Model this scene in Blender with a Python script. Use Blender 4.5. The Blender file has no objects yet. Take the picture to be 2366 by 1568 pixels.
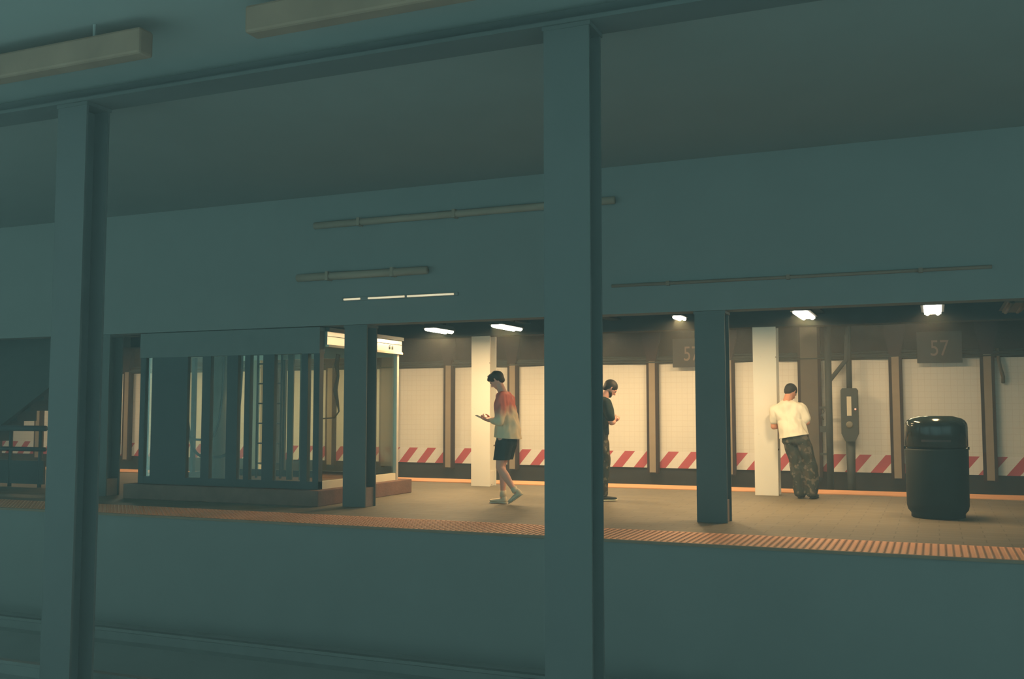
import bpy, bmesh, math, random
from mathutils import Vector, Matrix, noise
random.seed(7)
R = math.radians
sc = bpy.context.scene
COL = sc.collection

# ------------------------------------------------------------------ camera, world, exposure
cam_d = bpy.data.cameras.new('camera')
cam = bpy.data.objects.new('camera', cam_d); COL.objects.link(cam)
cam_d.sensor_width = 36.0
cam_d.lens = 35.0
cam_d.clip_end = 200
cam.location = (0, 0, 1.2)
cam.rotation_euler = (R(90 + 4.13), 0, R(23.0))
sc.camera = cam
sc.view_settings.view_transform = 'Standard'
sc.view_settings.look = 'None'
sc.view_settings.exposure = 0.0
sc.view_settings.gamma = 1.0
sc.view_settings.use_curve_mapping = False
sc.cycles.max_bounces = 7; sc.cycles.diffuse_bounces = 4; sc.cycles.glossy_bounces = 3

AMB = 1.42                                   # blue-green ambient fill added to lift the blacks
wd = bpy.data.worlds.new('world'); sc.world = wd; wd.use_nodes = True
bg = wd.node_tree.nodes['Background']
bg.inputs[0].default_value = (0.50, 0.98, 0.94, 1)
bg.inputs[1].default_value = AMB
WARM = (1.0, 0.675, 0.33)

def area(name, loc, sx, sy, power, rot=(0, 0, 0), color=WARM, parent=None, spread=180):
    d = bpy.data.lights.new(name, 'AREA'); d.shape = 'RECTANGLE'
    d.size = sx; d.size_y = sy; d.energy = power; d.color = color; d.spread = R(spread)
    o = bpy.data.objects.new(name, d); COL.objects.link(o)
    o.location = loc; o.rotation_euler = rot
    if parent: o.parent = parent
    return o

# ------------------------------------------------------------------ helpers
MATS = {}
def mat(name, c, rough=.7, spec=.3, metal=0, var=.12, scale=6, bump=0.0, bscale=40):
    if name in MATS: return MATS[name]
    m = bpy.data.materials.new(name); m.use_nodes = True; MATS[name] = m
    nt = m.node_tree; b = nt.nodes['Principled BSDF']
    b.inputs['Roughness'].default_value = rough
    b.inputs['Specular IOR Level'].default_value = spec
    b.inputs['Metallic'].default_value = metal
    tc = nt.nodes.new('ShaderNodeTexCoord')
    nz = nt.nodes.new('ShaderNodeTexNoise'); nz.inputs['Scale'].default_value = scale
    nz.inputs['Detail'].default_value = 4
    nt.links.new(tc.outputs['Object'], nz.inputs['Vector'])
    mx = nt.nodes.new('ShaderNodeMix'); mx.data_type = 'RGBA'
    mx.inputs['A'].default_value = tuple(v*(1-var) for v in c) + (1,)
    mx.inputs['B'].default_value = tuple(min(1, v*(1+var)) for v in c) + (1,)
    nt.links.new(nz.outputs['Fac'], mx.inputs['Factor'])
    nt.links.new(mx.outputs['Result'], b.inputs['Base Color'])
    m['mix'] = mx.name
    if bump:
        n2 = nt.nodes.new('ShaderNodeTexNoise'); n2.inputs['Scale'].default_value = bscale
        nt.links.new(tc.outputs['Object'], n2.inputs['Vector'])
        bp = nt.nodes.new('ShaderNodeBump'); bp.inputs['Strength'].default_value = bump
        bp.inputs['Distance'].default_value = .01
        nt.links.new(n2.outputs['Fac'], bp.inputs['Height'])
        nt.links.new(bp.outputs['Normal'], b.inputs['Normal'])
    return m

def emis(name, c, s):
    m = bpy.data.materials.new(name); m.use_nodes = True
    b = m.node_tree.nodes['Principled BSDF']
    b.inputs['Base Color'].default_value = (.8, .8, .75, 1)
    b.inputs['Emission Color'].default_value = (*c, 1); b.inputs['Emission Strength'].default_value = s
    return m

class N:                                      # small node-math helper
    def __init__(s, nt): s.nt = nt
    def m(s, op, a, b=None, c=None):
        n = s.nt.nodes.new('ShaderNodeMath'); n.operation = op
        for i, v in enumerate((a, b, c)):
            if v is None: continue
            if isinstance(v, (int, float)): n.inputs[i].default_value = v
            else: s.nt.links.new(v, n.inputs[i])
        return n.outputs[0]
    def mix(s, f, a, b):
        n = s.nt.nodes.new('ShaderNodeMix'); n.data_type = 'RGBA'
        for k, v in (('Factor', f), ('A', a), ('B', b)):
            if isinstance(v, (int, float)): n.inputs[k].default_value = v
            elif isinstance(v, tuple): n.inputs[k].default_value = (*v, 1)
            else: s.nt.links.new(v, n.inputs[k])
        return n.outputs['Result']

def mesh_obj(name, bm, m, parent=None, smooth=False):
    me = bpy.data.meshes.new(name); bmesh.ops.recalc_face_normals(bm, faces=bm.faces)
    bm.to_mesh(me); bm.free()
    for x in (m if isinstance(m, (list, tuple)) else [m]): me.materials.append(x)
    if smooth:
        for p in me.polygons: p.use_smooth = True
    o = bpy.data.objects.new(name, me); COL.objects.link(o)
    if parent: o.parent = parent
    return o

def empty(name, loc, rz=0):
    o = bpy.data.objects.new(name, None); COL.objects.link(o)
    o.location = loc; o.rotation_euler = (0, 0, rz); o.empty_display_size = .2
    return o

def tag(o, label, cat, group=None, kind=None):
    o['label'] = label; o['category'] = cat
    if group: o['group'] = group
    if kind: o['kind'] = kind
    return o
def struct(o):
    o['kind'] = 'structure'; return o

def box(bm, x0, x1, y0, y1, z0, z1, bev=0, mi=0):
    vs = [bm.verts.new(p) for p in ((x0,y0,z0),(x1,y0,z0),(x1,y1,z0),(x0,y1,z0),(x0,y0,z1),(x1,y0,z1),(x1,y1,z1),(x0,y1,z1))]
    fs = [bm.faces.new([vs[i] for i in f]) for f in ((0,3,2,1),(4,5,6,7),(0,1,5,4),(1,2,6,5),(2,3,7,6),(3,0,4,7))]
    for f in fs: f.material_index = mi
    if bev:
        es = list({e for f in fs for e in f.edges})
        bmesh.ops.bevel(bm, geom=es, offset=bev, segments=2, affect='EDGES', profile=.5)
    return fs

def prism(bm, pts, z0, z1, axis='z'):
    def P(a, b, h):
        return (a, b, h) if axis == 'z' else ((a, h, b) if axis == 'y' else (h, a, b))
    lo = [bm.verts.new(P(a, b, z0)) for a, b in pts]; hi = [bm.verts.new(P(a, b, z1)) for a, b in pts]
    bm.faces.new(lo[::-1]); bm.faces.new(hi)
    n = len(pts)
    for i in range(n): bm.faces.new((lo[i], lo[(i+1) % n], hi[(i+1) % n], hi[i]))

def tube(bm, pts, r, seg=8):
    pts = [Vector(p) for p in pts]; rings = []
    up = None
    for i, p in enumerate(pts):
        t = (pts[min(i+1, len(pts)-1)] - pts[max(i-1, 0)]).normalized()
        if up is None:
            up = t.orthogonal().normalized()
        else:
            up = (up - t*up.dot(t)).normalized()
        s = t.cross(up)
        rr = r[i] if isinstance(r, (list, tuple)) else r
        rings.append([bm.verts.new(p + (up*math.cos(a) + s*math.sin(a))*rr) for a in [2*math.pi*k/seg for k in range(seg)]])
    for a, b in zip(rings, rings[1:]):
        for k in range(seg): bm.faces.new((a[k], a[(k+1) % seg], b[(k+1) % seg], b[k]))
    bm.faces.new(rings[0][::-1]); bm.faces.new(rings[-1])

def lathe(bm, prof, seg=48, c=(0, 0)):
    rings = []
    for r, z in prof:
        rings.append([bm.verts.new((c[0]+r*math.cos(2*math.pi*k/seg), c[1]+r*math.sin(2*math.pi*k/seg), z)) for k in range(seg)])
    for a, b in zip(rings, rings[1:]):
        for k in range(seg): bm.faces.new((a[k], a[(k+1) % seg], b[(k+1) % seg], b[k]))
    bm.faces.new(rings[0][::-1]); bm.faces.new(rings[-1])

def simple_box(name, x0, x1, y0, y1, z0, z1, m, parent=None, bev=0):
    bm = bmesh.new(); box(bm, x0, x1, y0, y1, z0, z1, bev)
    return mesh_obj(name, bm, m, parent)

# ------------------------------------------------------------------ materials
M_ceil  = mat('sooty_ceiling_paint', (.195, .195, .19), .95, .1, var=.06, scale=1.5)
M_dark_ceil = mat('shaded_ceiling_black', (.045, .05, .05), .95, .1)  # shade above the lamps put into a near-black ceiling colour
M_girder = mat('sooty_steel_paint', (.155, .155, .15), .9, .15, var=.06, scale=2)
M_fore  = mat('grey_column_paint', (.085, .085, .083), .85, .2, var=.05, scale=3)
M_nearcol = mat('dark_column_paint', (.10, .105, .10), .8, .2, var=.06, scale=3)
M_edge  = mat('platform_wall_concrete', (.155, .155, .15), .95, .1, var=.08, scale=1.5)
M_track = mat('track_concrete', (.25, .25, .24), .95, .1, var=.08, scale=2)
M_rail  = mat('old_rail_steel', (.13, .13, .125), .7, .2)
M_black = mat('dark_steel', (.035, .045, .045), .6, .3)
M_blackm = mat('black_rubber', (.03, .04, .04), .7, .2)
M_upper = mat('shaded_brown_plaster', (.026, .019, .015), .95, .1, var=.45, scale=5, bump=.4, bscale=20)  # brown plaster, with the shadow above the tiles put into its colour
M_lower = mat('sooty_wall_base', (.028, .028, .026), .95, .1, var=.3, scale=4)
M_post  = mat('taupe_post_paint', (.30, .24, .17), .8, .2)
M_post_w = mat('dusty_grey_post_paint', (.115, .10, .08), .85, .2)
M_post_shade = mat('maroon_black_post_shade', (.03, .018, .018), .8, .2)  # dark colour painted in for shade on the wall posts
M_conc  = mat('kerb_concrete', (.26, .18, .14), .95, .1, var=.25, scale=7, bump=.3)
M_steel = mat('stainless_steel', (.62, .60, .54), .32, .5, metal=.6, var=.04)
M_sill  = mat('cream_sill', (.62, .56, .42), .5, .4)
M_rust_lit  = mat('warm_lit_rust_brown', (.19, .118, .085), .9, .1, var=.3, scale=3)  # rust brown; faint warm lamp light on the ducts put into the colour
M_rustd = mat('dull_brown_pipe_paint', (.25, .175, .13), .9, .1, var=.3, scale=2)
M_pipe_cream = mat('cream_pipe_paint', (.85, .74, .5), .7, .2)

def white_column_mat():
    m = mat('cream_column_paint', (.80, .76, .66), .55, .35, var=.03, scale=4, bump=.08, bscale=8)
    nt = m.node_tree; n = N(nt); b = nt.nodes['Principled BSDF']
    tc = nt.nodes.new('ShaderNodeTexCoord')
    nz = nt.nodes.new('ShaderNodeTexNoise'); nz.inputs['Scale'].default_value = 11; nz.inputs['Detail'].default_value = 3
    nt.links.new(tc.outputs['Object'], nz.inputs['Vector'])
    f = n.m('GREATER_THAN', nz.outputs['Fac'], .735)
    base = b.inputs['Base Color'].links[0].from_socket
    nt.links.new(n.mix(f, base, (.12, .07, .05)), b.inputs['Base Color'])
    return m
M_white = white_column_mat()

def tile_mat():
    m = bpy.data.materials.new('white_wall_tile_with_red_stripes'); m.use_nodes = True
    nt = m.node_tree; n = N(nt); b = nt.nodes['Principled BSDF']
    b.inputs['Roughness'].default_value = .45; b.inputs['Specular IOR Level'].default_value = .3
    tc = nt.nodes.new('ShaderNodeTexCoord'); sp = nt.nodes.new('ShaderNodeSeparateXYZ')
    nt.links.new(tc.outputs['Object'], sp.inputs[0]); X, Z = sp.outputs[0], sp.outputs[2]
    def line(v, p, w):
        return n.m('LESS_THAN', n.m('FRACT', n.m('DIVIDE', n.m('ADD', v, 500.0), p)), w)
    g = n.m('MAXIMUM', line(X, .108, .06), line(Z, .108, .06))
    nz = nt.nodes.new('ShaderNodeTexNoise'); nz.inputs['Scale'].default_value = 1.3; nz.inputs['Detail'].default_value = 5
    nt.links.new(tc.outputs['Object'], nz.inputs['Vector'])
    base = n.mix(nz.outputs['Fac'], (.70, .66, .57), (.80, .77, .68))
    base = n.mix(n.m('MULTIPLY', g, .30), base, (.50, .43, .33))
    # red bars of the warning band
    ph = n.m('FRACT', n.m('DIVIDE', n.m('SUBTRACT', n.m('ADD', X, 10.95 + .447*40), n.m('MULTIPLY', n.m('SUBTRACT', Z, .10), .83)), .447))
    bar = n.m('LESS_THAN', ph, .47)
    band = n.m('MULTIPLY', n.m('LESS_THAN', Z, .41), bar)
    bandw = n.m('LESS_THAN', Z, .41)
    base = n.mix(n.m('MULTIPLY', bandw, .5), base, (.84, .80, .74))
    base = n.mix(band, base, (.50, .085, .105))
    nt.links.new(base, b.inputs['Base Color'])
    bp = nt.nodes.new('ShaderNodeBump'); bp.inputs['Strength'].default_value = .25; bp.inputs['Distance'].default_value = .004
    bp.invert = True
    nt.links.new(g, bp.inputs['Height']); nt.links.new(bp.outputs['Normal'], b.inputs['Normal'])
    return m
M_tile = tile_mat()

def floor_mat():
    m = bpy.data.materials.new('platform_paving'); m.use_nodes = True
    nt = m.node_tree; n = N(nt); b = nt.nodes['Principled BSDF']
    b.inputs['Roughness'].default_value = .62; b.inputs['Specular IOR Level'].default_value = .25
    tc = nt.nodes.new('ShaderNodeTexCoord'); sp = nt.nodes.new('ShaderNodeSeparateXYZ')
    nt.links.new(tc.outputs['Object'], sp.inputs[0])
    br = nt.nodes.new('ShaderNodeTexBrick')
    br.inputs['Scale'].default_value = 1.0; br.inputs['Brick Width'].default_value = .40
    br.inputs['Row Height'].default_value = .20; br.inputs['Mortar Size'].default_value = .006
    br.inputs['Color1'].default_value = (.15, .130, .090, 1); br.inputs['Color2'].default_value = (.185, .158, .108, 1)
    br.inputs['Mortar'].default_value = (.085, .073, .052, 1)
    nt.links.new(tc.outputs['Object'], br.inputs['Vector'])
    nz = nt.nodes.new('ShaderNodeTexNoise'); nz.inputs['Scale'].default_value = 1.1; nz.inputs['Detail'].default_value = 6
    nt.links.new(tc.outputs['Object'], nz.inputs['Vector'])
    base = n.mix(n.m('MULTIPLY', nz.outputs['Fac'], .6), br.outputs['Color'], (.115, .098, .068))
    nt.links.new(base, b.inputs['Base Color'])
    n2 = nt.nodes.new('ShaderNodeTexNoise'); n2.inputs['Scale'].default_value = 60
    nt.links.new(tc.outputs['Object'], n2.inputs['Vector'])
    bp = nt.nodes.new('ShaderNodeBump'); bp.inputs['Strength'].default_value = .25; bp.inputs['Distance'].default_value = .004
    nt.links.new(n2.outputs['Fac'], bp.inputs['Height']); nt.links.new(bp.outputs['Normal'], b.inputs['Normal'])
    return m
M_floor = floor_mat()

def strip_mat():
    m = bpy.data.materials.new('orange_tactile_paving'); m.use_nodes = True
    nt = m.node_tree; n = N(nt); b = nt.nodes['Principled BSDF']
    b.inputs['Roughness'].default_value = .6; b.inputs['Specular IOR Level'].default_value = .25
    tc = nt.nodes.new('ShaderNodeTexCoord'); sp = nt.nodes.new('ShaderNodeSeparateXYZ')
    nt.links.new(tc.outputs['Object'], sp.inputs[0])
    f = n.m('LESS_THAN', n.m('FRACT', n.m('DIVIDE', n.m('ADD', sp.outputs[0], 500.0), .06)), .36)
    nz = nt.nodes.new('ShaderNodeTexNoise'); nz.inputs['Scale'].default_value = 2.5; nz.inputs['Detail'].default_value = 6
    nt.links.new(tc.outputs['Object'], nz.inputs['Vector'])
    base = n.mix(nz.outputs['Fac'], (.82, .33, .16), (.92, .45, .23))
    base = n.mix(n.m('MULTIPLY', f, .5), base, (.17, .07, .045))
    nt.links.new(base, b.inputs['Base Color'])
    return m
M_strip = strip_mat()
M_strip_far = mat('orange_edge_paving', (.66, .33, .16), .7, .2)
M_nosing = mat('pale_edge_nosing', (.20, .13, .09), .8, .2, var=.2)

def glass_mat():
    m = bpy.data.materials.new('smoky_green_glass'); m.use_nodes = True
    nt = m.node_tree; nt.nodes.clear()
    out = nt.nodes.new('ShaderNodeOutputMaterial'); mx = nt.nodes.new('ShaderNodeMixShader')
    tr = nt.nodes.new('ShaderNodeBsdfTransparent'); tr.inputs[0].default_value = (.94, .965, .92, 1)
    gl = nt.nodes.new('ShaderNodeBsdfGlossy'); gl.inputs['Roughness'].default_value = .06
    fr = nt.nodes.new('ShaderNodeFresnel'); fr.inputs[0].default_value = 1.5
    n = N(nt); nt.links.new(n.m('MULTIPLY', fr.outputs[0], .2), mx.inputs[0]); nt.links.new(tr.outputs[0], mx.inputs[1]); nt.links.new(gl.outputs[0], mx.inputs[2])
    nt.links.new(mx.outputs[0], out.inputs[0])
    return m
M_glass = glass_mat()

# ------------------------------------------------------------------ setting
XL, XR = -27.0, 8.0
TH = .25
GX = [-2.26 - 4.52*k for k in range(-1, 6)]         # column grid
# platform slab
struct(simple_box('floor', XL, XR, 9.08, 15.2, -.35, 0, M_floor))
bm = bmesh.new()
box(bm, XL, XR, 9.02, 9.85, 0, .012)
x = XL
k = 0
while True:                                            # raised domes in rows
    x = math.ceil(-16/.06)*.06 - .06*.0 + k*.06; k += 1
    if x > 2.6: break
    xx = x + .041
    for j in range(13):
        y = 9.07 + j*.06
        b0 = [bm.verts.new((xx + .0155*math.cos(a), y + .024*math.sin(a), .0122)) for a in [math.pi*q/3 for q in range(6)]]
        b1 = [bm.verts.new((xx + .009*math.cos(a), y + .018*math.sin(a), .018)) for a in [math.pi*q/3 for q in range(6)]]
        for q in range(6): bm.faces.new((b0[q], b0[(q+1) % 6], b1[(q+1) % 6], b1[q]))
        bm.faces.new(b1)
struct(mesh_obj('trim_1', bm, M_strip))
struct(simple_box('trim_2', XL, XR, 8.985, 9.02, -.012, .014, M_nosing))
struct(simple_box('trim_3', XL, XR, 15.2, 15.93, -.30, .012, M_strip_far))
struct(simple_box('wall_platform_front', XL, XR, 9.02, 9.22, -1.3, -.001, M_edge))
struct(simple_box('wall_platform_rear', XL, XR, 15.6, 15.8, -1.3, -.301, M_lower))
struct(simple_box('floor_track_near', XL, XR, 3.2, 9.02, -1.5, -1.25, M_track))
struct(simple_box('floor_track_far', XL, XR, 15.8, 19.6, -1.5, -1.3, M_lower))

# rear wall: dark base, tiled field, brown upper field
bm = bmesh.new()
box(bm, XL, XR, 19.46, 19.9, -1.3, .085, mi=0)
box(bm, XL, XR, 19.42, 19.9, .085, 2.15, mi=1)
box(bm, XL, XR, 19.44, 19.9, 2.15, 3.4, mi=2)
struct(mesh_obj('wall_back', bm, [M_lower, M_tile, M_upper]))
struct(simple_box('wall_block_left', XL-.3, XL, 3.2, 19.9, -1.5, 4.3, M_lower))  # unseen end wall added to shut out ambient light
struct(simple_box('wall_block_right', XR, XR+.3, 9.0, 19.9, -1.5, 4.3, M_lower))  # unseen, added to keep the ambient fill off the platform
# ceilings
struct(simple_box('ceiling_track', XL, XR, -2.8, 11.09, 4.0, 4.3, M_ceil))  # runs on unseen behind the camera to even out the ambient light
struct(simple_box('ceiling_platform', XL, XR, 11.1, 19.9, 3.0, 3.3, M_dark_ceil))
# wall posts, every third one a wide column
i = 4
for k in range(-5, 17):
    X = -2.16 - 1.507*k
    if X < XL + .3 or X > XR - .3: continue
    wide = (k % 3 == 0)
    w = .155 if wide else .062
    bm = bmesh.new()
    zt = 3.0
    box(bm, X-w, X+w, 19.30, 19.33, .0, zt, mi=0)         # flange face
    box(bm, X-w, X+w, 19.32, 19.36, -.0, zt, mi=1)
    box(bm, X-.052-w, X-w+.01, 19.305, 19.42, -.02, zt, mi=1)  # dark side strips drawn as shadow lines of the flange
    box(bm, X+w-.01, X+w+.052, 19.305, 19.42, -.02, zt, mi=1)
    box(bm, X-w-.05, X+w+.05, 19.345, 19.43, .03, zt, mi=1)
    # knee bracket at the head
    if not wide:
        prism(bm, [(X-w-.02, 2.2), (X+w+.02, 2.2), (X+w+.12, 2.62), (X+w+.12, 2.9), (X-w-.12, 2.9), (X-w-.12, 2.62)], 19.26, 19.31, 'y')
        for f in bm.faces[-8:] if False else []: pass
    o = struct(mesh_obj('trim_%d' % i, bm, [M_post_w if wide else M_post, M_post_shade]))
    if not wide:
        for p in o.data.polygons:
            if p.center.z > 2.19 and p.center.y < 19.33 and min(o.data.vertices[v].co.z for v in p.vertices) > 2.1: p.material_index = 1  # post heads coloured dark for the shade above the tiles
    i += 1
# cable bundle sagging along the top of the tiles
for q, (y, z, r, ph) in enumerate([(19.36, 2.19, .024, 0), (19.33, 2.235, .03, 1.3), (19.36, 2.28, .022, 2.2), (19.31, 2.19, .018, 3.3)]):
    bm = bmesh.new()
    pts = []
    X = -26.5
    while X < 7.6:
        pts.append((X, y, z + .013*math.sin(X*2.1+ph) + .012*noise.noise((X*3, ph, 0))))
        X += .12
    tube(bm, pts, r, 6)
    o = mesh_obj('wall_cable', bm, M_blackm, smooth=True)
    tag(o, ['black cable along the tile top, nearest the tiles', 'thickest black cable along the tiled wall head',
            'uppermost black cable above the tiled wall', 'thin front cable sagging under the others on the tiled wall'][q], 'cable', 'cables along the top of the tiled wall')

# ------------------------------------------------------------------ columns
def h_poly(w, d, t):
    a, b = w/2, d/2
    return [(-a, -b), (a, -b), (a, -b+t), (t/2, -b+t), (t/2, b-t), (a, b-t), (a, b), (-a, b), (-a, b-t), (-t/2, b-t), (-t/2, -b+t), (-a, -b+t)]
def column(X, Y, top, m, label, group, z0=0, w=.33, d=.26, fill=True, mfill=None):
    root = empty('platform_column', (X, Y, z0))
    tag(root, label, 'column', group)
    bm = bmesh.new(); prism(bm, h_poly(w, d, .022), 0, top - z0)
    mesh_obj('shaft', bm, m, root)
    if fill:
        for s in (-1, 1):
            bm = bmesh.new()
            xs = sorted((s*.0115, s*(w/2-.02)))
            box(bm, xs[0], xs[1], -d/2+.023, d/2-.023, 0, .24, .004)
            mesh_obj('concrete_infill', bm, mfill or M_conc, root)
    # rivets on the front flange, head bracket
    if m is not M_white:
        bm = bmesh.new(); box(bm, -w/2-.01, w/2+.01, -d/2-.008, d/2+.008, top-z0-.03, top-z0-.001)
        mesh_obj('cap_plate', bm, m, root)
    return root
for X, t in ((2.26, 'rightmost'), (-2.26, 'in the middle, right of the person in black'), (-6.78, 'at the left, before the railing')):
    lab = {2.26: 'dark steel column in the foreground by the track, right of the camera view',
           -2.26: 'broad dark steel column between the tracks, hiding half of the person in black',
           -6.78: 'broad dark steel column between the tracks, beside the stair railing'}[X]
    c = column(X, 6.4, 3.85, M_fore, lab, 'columns between the two near tracks', z0=-1.25, fill=False)
LN = {2.26: 'dark column on the near platform edge, right of the litter bin',
      -2.26: 'dark column on the near platform edge between black-shirted and white-shirted persons',
      -6.78: 'dark column on the near platform edge in front of the glass lift side',
      -11.05: 'dark column on the near platform edge left of the glass lift',
      -15.82: 'dark column on the near platform edge beside the stair foot'}
for X, l in LN.items():
    column(X, 11.0, 2.30, M_nearcol, l, 'dark columns along the near platform edge')
LF = {2.26: 'cream column at the far platform edge, right of the litter bin',
      -2.26: 'cream column that the white-shirted person leans on',
      -6.78: 'cream column behind the walking person',
      -11.30: 'cream column seen through the glass lift shaft',
      -15.82: 'cream column behind the stair railing',
      -20.34: 'farthest cream column behind the stair'}
for X, l in LF.items():
    column(X, 14.8, 2.42, M_white, l, 'cream columns along the far platform edge', mfill=M_white)

# girders
def girder(name, y, z0, z1, m, label):
    bm = bmesh.new()
    box(bm, XL+.01, XR-.01, y-.15, y+.15, z0, z0+.03)
    box(bm, XL+.01, XR-.01, y-.02, y+.02, z0+.03, z1)
    o = mesh_obj(name, bm, m); return struct(o)
bm = bmesh.new()
box(bm, XL+.01, XR-.01, 10.82, 11.09, 2.301, 3.999)
struct(mesh_obj('beam_near_edge', bm, M_girder))
girder('beam_far_edge', 14.8, 2.421, 2.999, M_dark_ceil, '')
girder('beam_between_tracks', 6.4, 3.851, 3.999, M_fore, '')
for k in range(-5, 17):                                  # cross beams of the platform ceiling
    X = -2.26 - 1.507*k + .75
    if X < -11.4 or X > XR-.3: continue
    bm = bmesh.new()
    box(bm, X-.09, X+.09, 11.12, 14.77, 2.60, 2.625); box(bm, X-.015, X+.015, 11.12, 14.77, 2.625, 2.999)
    struct(mesh_obj('beam_cross_%d' % (k+6), bm, M_dark_ceil))

# ------------------------------------------------------------------ lamps
M_tubeon = emis('lit_fluorescent_diffuser', (1.0, .90, .70), 9.0)
M_tubeoff = mat('unlit_diffuser', (.10, .075, .055), .6, .3)
M_house = mat('lamp_housing_enamel', (.05, .05, .045), .6, .3)
def luminaire(X, Y, z, label, power, L=1.15, W=.24, on=True, rz=0, group='fluorescent lamps under the platform ceiling'):
    r = empty('ceiling_lamp', (X, Y, z), rz); tag(r, label, 'lamp', group)
    bm = bmesh.new(); prism(bm, [(-W/2-.015, .03), (W/2+.015, .03), (W/2-.03, .10), (-W/2+.03, .10)], -L/2-.02, L/2+.02, 'y')
    mesh_obj('housing', bm, M_house, r)
    for s in (-1, 1):                                    # suspension rods
        bm = bmesh.new(); tube(bm, [(0, s*L*.35, .10), (0, s*L*.35, 3.0-z)], .008, 6); mesh_obj('rod', bm, M_house, r)
    for s in (-1, 1):
        bm = bmesh.new()
        tube(bm, [(s*W*.26, -L/2, .012), (s*W*.26, L/2, .012)], .024, 10)
        mesh_obj('tube', bm, M_tubeon if on else M_tubeoff, r, True)
    bm = bmesh.new(); box(bm, -W*.42, W*.42, -L/2, L/2, .004, .029)
    mesh_obj('diffuser', bm, M_tubeon if on else M_tubeoff, r)
    if on:
        area('lamp_light', (0, 0, -.018), W, L, power, parent=r)
    return r
LP = 84
luminaire(-6.78, 13.2, 2.385, 'lit ceiling lamp left of the cream column behind the walking person', LP*.72, L=.62, W=.2)
luminaire(-5.68, 13.2, 2.395, 'lit ceiling lamp just above the walking person', LP*.72, L=.75, W=.2)
luminaire(-3.10, 13.0, 2.425, 'small glinting ceiling lamp left of the dark near-edge column', LP*.8, L=.32, W=.12)
luminaire(-1.43, 12.4, 2.345, 'lit ceiling lamp above the white-shirted person', LP*.84, L=.8, W=.2)
luminaire(0.0, 12.4, 2.35, 'lit ceiling lamp above the black litter bin', LP*.42, L=.85, W=.22)
luminaire(0.85, 12.4, 2.35, 'unlit ceiling lamp at the right edge, right of the lit one', 0, on=False)
# unseen lamps added beyond the far column row to light the tiled wall
for X, p, l in ((-20.2, .8, 'unseen added lamp beyond the foot of the stair'), (-15.6, .8, 'unseen added lamp beyond the stair'), (-12.0, .8, 'unseen added lamp behind the glass lift'),
                (-8.7, 1.25, 'unseen added lamp left of the cream column behind the walking person'),
                (-5.9, 1.35, 'unseen added lamp behind the foreground column'), (-3.4, 1.0, 'unseen added lamp behind the dark near-edge column'),
                (-.9, .50, 'unseen added lamp beyond the emergency telephone')):
    luminaire(X, 17.3, 2.72, l, 88*p, L=1.3, W=.24, rz=R(90), group='added wall-lighting lamps beyond the far column row')

# ------------------------------------------------------------------ pipes and brown fixtures under the near ceiling
def pipe(name, x0, x1, y, z, r, m, label, seg=8, group=None):
    bm = bmesh.new(); tube(bm, [(x0, y, z), (x1, y, z)], r, seg)
    o = mesh_obj(name, bm, m, None, True); tag(o, label, 'pipe', group)
    nC = max(2, int((x1-x0)/1.2))
    for q in range(nC):                                  # clamps that hold the pipe on the girder
        xx = x0 + (x1-x0)*(q+.5)/nC; b2 = bmesh.new()
        box(b2, xx-.02, xx+.02, y-r-.006, 10.819, z-r-.006, z+r+.006); mesh_obj('clamp', b2, m, o)
    return o
pipe('conduit', -7.35, -3.3, 10.765, 3.60, .045, M_rustd, 'thick brown pipe high on the near girder', group='brown pipes along the near girder')
pipe('conduit', -7.6, -5.7, 10.76, 2.93, .05, M_rustd, 'short brown pipe at mid height on the near girder', group='brown pipes along the near girder')
pipe('conduit', -3.35, .55, 10.795, 2.62, .018, M_rust_lit, 'long thin brown conduit on the girder above the white-shirted person', group='brown pipes along the near girder')
def duct(x0, x1, label):
    r = empty('ceiling_duct', ((x0+x1)/2, 5.30, 3.72)); tag(r, label, 'duct', 'brown ducts under the track ceiling')
    h = (x1-x0)/2
    bm = bmesh.new(); box(bm, -h, h, -.07, .07, -.02, .17, .02); mesh_obj('casing', bm, M_rust_lit, r)
    for s in (-.6, .6):
        bm = bmesh.new(); tube(bm, [(s*h, 0, .17), (s*h, 0, .28)], .012, 6); mesh_obj('hanger', bm, M_ceil, r)
duct(-4.15, -1.9, 'brown ceiling duct at the top edge, nearer the middle')
duct(-7.5, -5.05, 'brown ceiling duct at the top left corner')
# glowing bar added for the bright line on the girder, no real lamp
r = empty('glow_line', (-6.05, 10.80, 2.615)); tag(r, 'thin glowing line added on the girder above the walking person', 'lamp')
bm = bmesh.new(); box(bm, -.9, .75, -.005, .019, -.012, .03, .003); mesh_obj('housing', bm, M_girder, r)
M_glow_line = emis('dim_glow_line', (1.0, .72, .38), .62)
for a, b in ((-.86, -.62), (-.50, .02), (.06, .70)):
    bm = bmesh.new(); tube(bm, [(a, -.012, .008), (b, -.012, .008)], .012, 8); mesh_obj('tube', bm, M_glow_line, r, True)

# near-track rails
for y, l in ((8.3, 'dark running rail nearest the platform wall'), (6.86, 'dark running rail farther from the platform wall')):
    bm = bmesh.new()
    prism(bm, [(y-.07, -1.25), (y+.07, -1.25), (y+.012, -1.225), (y+.012, -1.14), (y+.035, -1.13), (y+.035, -1.10), (y-.035, -1.10), (y-.035, -1.13), (y-.012, -1.14), (y-.012, -1.225)], XL+.1, XR-.1, 'x')
    tag(mesh_obj('track_rail', bm, M_rail), l, 'rail', 'running rails of the near track')

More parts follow.
